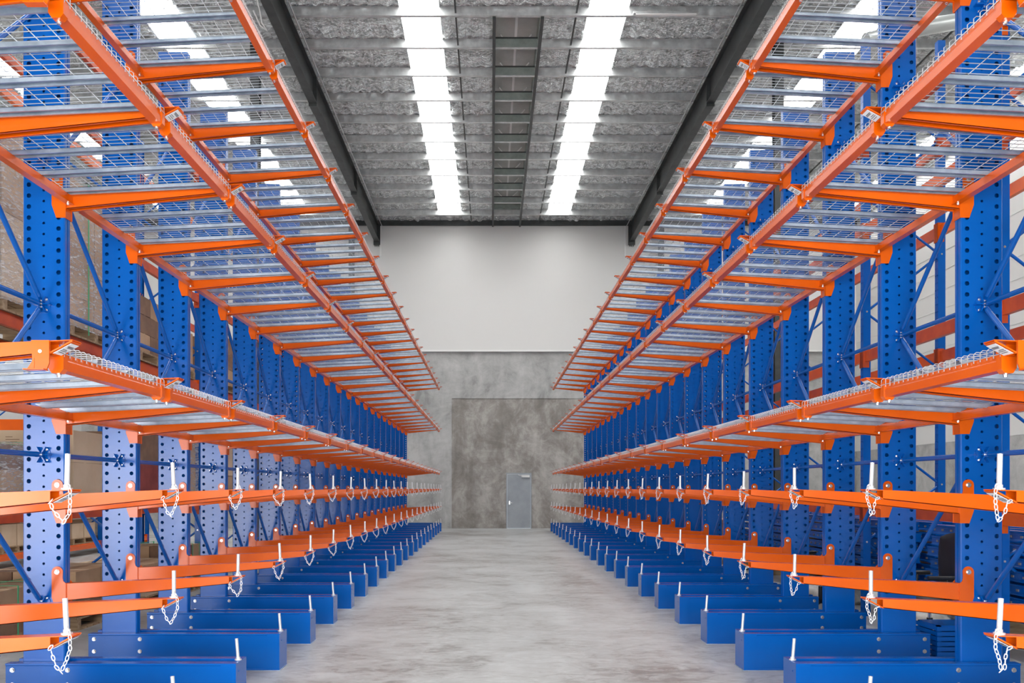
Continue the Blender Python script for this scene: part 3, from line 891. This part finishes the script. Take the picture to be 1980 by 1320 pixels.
def load(label, x0, y0, z, w, d, h, mats, grid=(2, 2, 2), wrap=False, strap=False, prt=False, base='wood', cat='pallet load'):
    t = link('pallet_load', None, None, (x0, y0, z)); tag(t, label, cat)
    pm_ = pallet_mb(w, d) if base == 'wood' else MB()
    if base != 'wood': pm_.box(0, w, 0, d, 0, .135, base)
    link('pallet', pm_.mesh('pallet'), t)
    gx, gy, gz = grid; rnd = random.Random(hash(label) % 1000 if False else len(label) * 7 + int(x0 * 10) % 13)
    hh = (h - .135) / gz
    for k in range(gz):
        for i in range(gx):
            for j in range(gy):
                dx, dy = rnd.uniform(-.012, .012), rnd.uniform(-.012, .012)
                m = mats[rnd.randrange(len(mats))]
                a, c = .02 + i * (w - .04) / gx, .02 + (i + 1) * (w - .04) / gx
                e, f_ = .02 + j * (d - .04) / gy, .02 + (j + 1) * (d - .04) / gy
                link('carton', carton_mb(a + dx * .5, c + dx * .5, e + dy * .5, f_ + dy * .5, .136 + k * hh, .136 + (k + 1) * hh, m, prt).mesh('carton'), t)
    if wrap:
        b = MB(); n = 26
        rings = []
        for zi in range(9):
            zz_ = .1 + (h - .08) * zi / 8
            ring = []
            for q in range(n * 4):
                sd, f = divmod(q, n); f /= n
                px, py = [(f * w, 0), (w, f * d), (w - f * w, d), (0, d - f * d)][sd]
                o = .012 + .012 * noise.noise(Vector((px * 3 + x0, py * 3 + y0, zz_ * 4)))
                cx, cy = px - w / 2, py - d / 2
                ring.append((w / 2 + cx * (1 + 2 * o / w), d / 2 + cy * (1 + 2 * o / d), zz_))
            rings.append(ring)
        N = n * 4
        b.add([p for r in rings for p in r], [(i * N + k, i * N + (k + 1) % N, (i + 1) * N + (k + 1) % N, (i + 1) * N + k) for i in range(8) for k in range(N)], 'film', True)
        b.add(rings[-1], [tuple(range(N))], 'film')
        link('shrink_wrap', b.mesh('shrink_wrap'), t)
    if strap:
        b = MB()
        for sx in (.3, .72):
            x = w * sx
            b.box(x - .009, x + .009, -.026, -.022, .05, h + .03, 'strap'); b.box(x - .009, x + .009, -.026, d + .026, h + .024, h + .028, 'strap'); b.box(x - .009, x + .009, d + .022, d + .026, .05, h + .03, 'strap')
        for sy in (.3, .7):
            y = d * sy
            b.box(w + .022, w + .026, y - .009, y + .009, .05, h + .03, 'strap'); b.box(-.026, -.022, y - .009, y + .009, .05, h + .03, 'strap'); b.box(-.022, w + .022, y - .009, y + .009, h + .028, h + .031, 'strap')
        link('strap', b.mesh('strap'), t)
    return t
LV2 = 3.09 + .131; LV1 = 1.22 + .131
XF = -5.62   # x of the load's far edge on the left rack (front edge at about -4.56)
load('tall shrink-wrapped carton pallet, high at the left photo edge behind the first upright in view', XF, 7.72, LV2, 1.06, 1.12, 1.75, ['carton', 'carton2'], (2, 2, 4), True)
load('shrink-wrapped carton pallet with green straps, high between the first and second uprights at left', XF, 8.98, LV2, 1.06, 1.16, 1.72, ['carton', 'carton'], (2, 2, 5), True, True)
load('low dark carton stack, high between the second and third uprights at left', XF, 10.75, LV2, 1.06, 1.15, .86, ['carton3', 'carton'], (3, 3, 3))
load('brown carton stack, high between the third and fourth uprights at left', XF, 12.0, LV2, 1.06, .75, .70, ['carton'], (2, 2, 2))
load('carton pallet high behind the fifth upright on the left', XF, 14.2, LV2, 1.06, 1.1, .95, ['carton', 'carton3'], (2, 2, 3))
load('wrapped brown cartons at eye level, left photo edge', XF, 7.75, LV1, 1.06, 1.1, .62, ['carton', 'carton3'], (2, 2, 2), True, True)
load('pale printed cartons on red base, eye level, between first and second left uprights', XF, 9.05, LV1, 1.06, 1.1, .84, ['carton2'], (2, 2, 2), False, False, True, 'redboard')
load('red-brown carton stack at eye level between the second and third left uprights', XF, 10.8, LV1, 1.06, 1.15, .95, ['redboard', 'carton3'], (1, 1, 2), base='redboard')
load('wrapped grey carton stack at eye level between the third and fourth left uprights', XF, 12.1, LV1, 1.06, .75, 1.1, ['carton3', 'carton'], (2, 2, 3), True)
load('carton stack at eye level behind the fifth left upright', XF, 14.3, LV1, 1.06, 1.2, 1.0, ['carton', 'carton2'], (2, 2, 3))
# floor level, left
load('brown carton stack on the floor at the left photo edge', -5.7, 7.72, 0, 1.1, .95, .58, ['carton', 'carton3'], (2, 2, 2), False, True)
load('pale timber and cartons on a pallet, floor between first and second left uprights', -5.6, 9.0, 0, 1.1, 1.2, .64, ['carton2', 'carton', 'carton3'], (3, 2, 3))
load('carton pallet on the floor between second and third left uprights', -5.6, 10.8, 0, 1.1, 1.2, .55, ['carton', 'carton2'], (3, 2, 2))
load('carton pallet on the floor behind the fourth left upright', -5.6, 12.2, 0, 1.1, .7, .70, ['carton3', 'carton'], (2, 2, 3), False, True)
# second row of racking further left
PF2 = frame_proto(-1, 4.2, .91)
for k, y in enumerate((14.5, 17.2, 19.9, 22.6)):
    PF2.place((-9.4, y, 0), 'distant blue pallet rack frame far left, %s of the back row' % ORD[k], 'rack frame', 'distant left pallet rack frames', True)
    if k < 3:
        for li, z in enumerate((.15, 1.0, 2.1)):
            for fx in (0, -.91): PBo.place((-9.4 + fx, y, z), 'distant orange pallet beam far left, %s level, %s bay, %s' % (ORD[li], ORD[k], 'front' if fx == 0 else 'back'), 'beam', 'distant left pallet beams', True)
rr = random.Random(5)
for k in range(6):
    y = 14.65 + (k // 2) * 2.7 + (k % 2) * 1.25
    load('distant brown carton load far left behind, %s along the back row' % ORD[k], -10.4, y, 1.0 + .131, 1.0, 1.1, .42 + .2 * rr.random(), ['carton', 'carton3', 'carton2'], (2, 2, 2))
    load('distant carton pile on the low shelf far left, %s along the back row' % ORD[k], -10.4, y, .15 + .131, 1.0, 1.1, .38 + .2 * rr.random(), ['carton', 'sack', 'carton2'], (2, 2, 1))
# rack with beams across, seen left of the first upright
t = link('storage_rack', None, None, (-6.35, 12.1, 0)); tag(t, 'orange shelf beams seen end-on left of the first left upright, just under the third tier', 'rack')
for z in (2.15, 2.40):
    b = MB(); b.box(-4.5, 0, -.03, .03, z, z + .16, 'orange'); link('shelf_beam', b.mesh('shelf_beam'), t)
for x in (-4.5, 0):
    b = MB(); b.box(x - .04, x + .04, -.04, .04, 0, 2.7, 'blue'); link('post', b.mesh('post'), t)
# loose sacks and scraps heaped on the floor
def sack(label, x, y, z, r, seed, mat='sack'):
    bm = bmesh.new(); bmesh.ops.create_icosphere(bm, subdivisions=4, radius=1)
    for v in bm.verts:
        n_ = noise.noise(v.co * 1.7 + Vector((seed, 0, 0))) * .28 + noise.noise(v.co * 5 + Vector((0, seed, 0))) * .10
        v.co *= 1 + n_; v.co.z = max(v.co.z * .55, -.36); v.co *= r
    me = bpy.data.meshes.new('sack'); bm.to_mesh(me); bm.free(); me.materials.append(M[mat])
    for p in me.polygons: p.use_smooth = True
    o = link('sack', me, None, (x, y, z + .36 * r)); tag(o, label, 'sack')
sack('pale crumpled sack on the floor behind the second right upright', 4.62, 8.75, 0, .33, 1)
sack('white plastic heap on the floor far left beside the cartons', -6.6, 8.6, 0, .45, 2)
sack('white film heap further left behind the cartons', -6.9, 10.2, 0, .55, 3)
sack('grey-white rubbish bag behind the third left upright', -6.4, 11.3, 0, .5, 4)
sack('pale sack on the floor behind the third right upright', 4.75, 11.4, 0, .4, 5)

# stored blue uprights in long stacks, right
def member(L):
    b = MB(); b.prism([(0, 0), (.11, 0), (.11, .012), (.10, .02), (.10, .075), (.11, .083), (.11, .095), (0, .095), (0, .083), (.01, .075), (.01, .02), (0, .012)], 0, L, 'blue', 'y')
    y = .15
    while y < L - .1: b.box(-.0005, .012, y, y + .03, .035, .055, 'ink'); y += .16
    return b
mem = member(6.2).mesh('blue_member')
glut = MB(); glut.box(4.66, 5.5, 0, .09, 0, .018, 'wood'); glm = glut.mesh('timber_spacer')
rw = ['bottom', 'second', 'third', 'fourth', 'fifth', 'sixth', 'top']
for sx, (ys, L) in enumerate(((2.6, 6.2), (9.2, 6.2))):
    for k in range(7):
        z = .36 + k * .119
        for c in range(3):
            dy = ((k * 7 + c * 5) % 5) * .03
            o = link('stored_rail', mem, None, (4.68 + c * .26, ys + dy, z))
            tag(o, 'dark blue steel rail in the %s stack right, %s layer, %s from the aisle' % (('nearer', 'farther')[sx], rw[k], ORD[c]), 'steel rail', 'stored blue rails %s stack' % ('near', 'far')[sx])
    b = MB()
    for q in (.4, 3.0, 5.6):
        b.box(4.66, 5.4, ys + q, ys + q + .1, 0, .355, 'wood')
        for k in range(6): b.box(4.66, 5.4, ys + q, ys + q + .1, .36 + k * .119 + .096, .36 + k * .119 + .118, 'wood')
    o = link('timber_spacers', b.mesh('timber_spacers')); tag(o, 'timber spacers under and between the %s stack of blue rails' % ('nearer', 'farther')[sx], 'timber', kind='stuff')
# blue crate
t = link('blue_crate', None, None, (3.80, 7.05, 0)); tag(t, 'small slatted blue crate on the floor beside the first right upright', 'crate')
b = MB(); b.box(0, .45, 0, .35, 0, .03, 'wood'); link('crate_base', b.mesh('crate_base'), t)
b = MB()
for k in range(8): z = .035 + k * .043; b.box(0, .45, 0, .01, z, z + .034, 'blue'); b.box(0, .45, .34, .35, z, z + .034, 'blue'); b.box(0, .01, .01, .34, z, z + .034, 'blue'); b.box(.44, .45, .01, .34, z, z + .034, 'blue')
for x in (.01, .41): b.box(x, x + .03, .01, .04, 0, .38, 'blue'); b.box(x, x + .03, .31, .34, 0, .38, 'blue')
b.box(.01, .44, .01, .34, .37, .38, 'blue')
link('crate_side', b.mesh('crate_side'), t)
# office chairs
def chair(label, x, y, rz):
    t = link('office_chair', None, None, (x, y, 0)); t.rotation_euler = (0, 0, rz); tag(t, label, 'chair')
    def rounded(w, d, th, zc, bend=0.0, upright=False):
        b = MB(); n = 14; vs = []; fs = []
        for side_ in (0, 1):
            for i in range(n + 1):
                for j in range(n + 1):
                    a, c = 2 * i / n - 1, 2 * j / n - 1
                    k = (1 - .18 * abs(a * c) ** 2)
                    px, py = a * w / 2 * k, c * d / 2 * k
                    e = max(abs(a), abs(c)); tt = th / 2 * (1 - e ** 6)
                    q = (tt if side_ else -tt) + bend * (a * a)
                    vs.append((q, px, zc + py) if upright else (py, px, zc + q))
        N = (n + 1) ** 2
        for i in range(n):
            for j in range(n):
                p = i * (n + 1) + j; f = (p, p + 1, p + n + 2, p + n + 1)
                fs.append(f[::-1]); fs.append(tuple(N + v for v in f))
        b.add(vs, fs, 'black', True); return b
    link('seat', rounded(.48, .46, .09, .48).mesh('seat'), t)
    bk = rounded(.44, .56, .06, .84, -.05, True); bk.v = [(v[0] + .25, v[1], v[2]) for v in bk.v]; link('backrest', bk.mesh('backrest'), t)
    b = MB(); b.tube([(.12, 0, .44), (.27, 0, .46), (.29, 0, .70)], .02, 'black', 8); link('back_support', b.mesh('back_support'), t)
    for sy in (-.27, .27):
        b = MB(); b.tube([(.0, sy * .7, .44), (.0, sy, .50), (.02, sy, .70)], .014, 'black', 8); b.tube([(-.16, sy, .71), (.14, sy, .71)], .022, 'black', 8); link('armrest', b.mesh('armrest'), t)
    b = MB(); b.tube([(0, 0, .10), (0, 0, .30)], .028, 'black', 12); b.tube([(0, 0, .30), (0, 0, .44)], .016, 'chrome', 12); link('gas_lift', b.mesh('gas_lift'), t)
    b = MB()
    for k in range(5):
        a = 2 * PI * k / 5; ca, sa = math.cos(a), math.sin(a)
        b.tube([(0, 0, .11), (.29 * ca, .29 * sa, .075)], [.026, .016], 'black', 8)
    link('star_base', b.mesh('star_base'), t)
    for k in range(5):
        a = 2 * PI * k / 5; ca, sa = math.cos(a), math.sin(a)
        b = MB(); b.tube([(.29 * ca - .014 * sa, .29 * sa + .014 * ca, .03), (.29 * ca + .014 * sa, .29 * sa - .014 * ca, .03)], .03, 'black', 12); b.tube([(.29 * ca, .29 * sa, .03), (.29 * ca, .29 * sa, .08)], .008, 'black', 6); link('caster', b.mesh('caster'), t)
chair('black office chair on the floor behind the first right upright', 4.24, 8.0, 0)
chair('black office chair further back, behind the third right upright', 4.22, 10.6, .3)
# brown cartons on the floor, right
load('low brown carton pile on the floor behind the fourth right upright', 4.7, 15.8, 0, .9, 1.1, .75, ['carton', 'carton3'], (2, 2, 3))
load('low brown carton pile on the floor behind the sixth right upright', 4.7, 18.6, 0, .9, 1.1, .85, ['carton', 'carton3'], (2, 2, 3))
#ENDBG

# ------------------------------------------------------------------ lights
def area(name, loc, rot, sx, sy, power, col=(1, 1, 1)):
    l = bpy.data.lights.new(name, 'AREA'); l.shape = 'RECTANGLE'; l.size = sx; l.size_y = sy; l.energy = power; l.color = col
    o = bpy.data.objects.new(name, l); COL.objects.link(o); o.location = loc; o.rotation_euler = rot
    return o
area('daylight_left_door', (-8.0, FRONT - .05, 1.5), (PI / 2, 0, 0), 5.2, 3.0, 520, (1, .98, 1))
area('centre_door_fill', (.3, FRONT - .05, 1.7), (PI / 2, 0, 0), 7.8, 3.4, 1080, (1, .995, .98))  # frontal fill light in the added opening behind the viewpoint
w = bpy.data.worlds.new('world'); SC.world = w; w.use_nodes = True
w.node_tree.nodes['Background'].inputs['Color'].default_value = (.8, .9, 1, 1); w.node_tree.nodes['Background'].inputs['Strength'].default_value = 1.0

# ------------------------------------------------------------------ camera
cam = bpy.data.cameras.new('camera'); co = bpy.data.objects.new('camera', cam); COL.objects.link(co)
co.location = (0, 0, EYE); co.rotation_euler = (PI / 2, 0, 0)
cam.sensor_width = 36; cam.lens = 1600 / 1980 * 36
cam.shift_x = (990 - 949.7) / 1980; cam.shift_y = (944.5 - 660) / 1980
cam.clip_start = .05; cam.clip_end = 200
SC.camera = co
SC.view_settings.view_transform = 'Standard'; SC.view_settings.look = 'None'; SC.view_settings.gamma = 1
SC.view_settings.use_curve_mapping = False
SC.view_settings.exposure = 0.0
SC.cycles.max_bounces = 6; SC.cycles.diffuse_bounces = 4; SC.cycles.glossy_bounces = 3; SC.cycles.transparent_max_bounces = 8
SC.cycles.use_denoising = True
SC.cycles.sample_clamp_indirect = 8
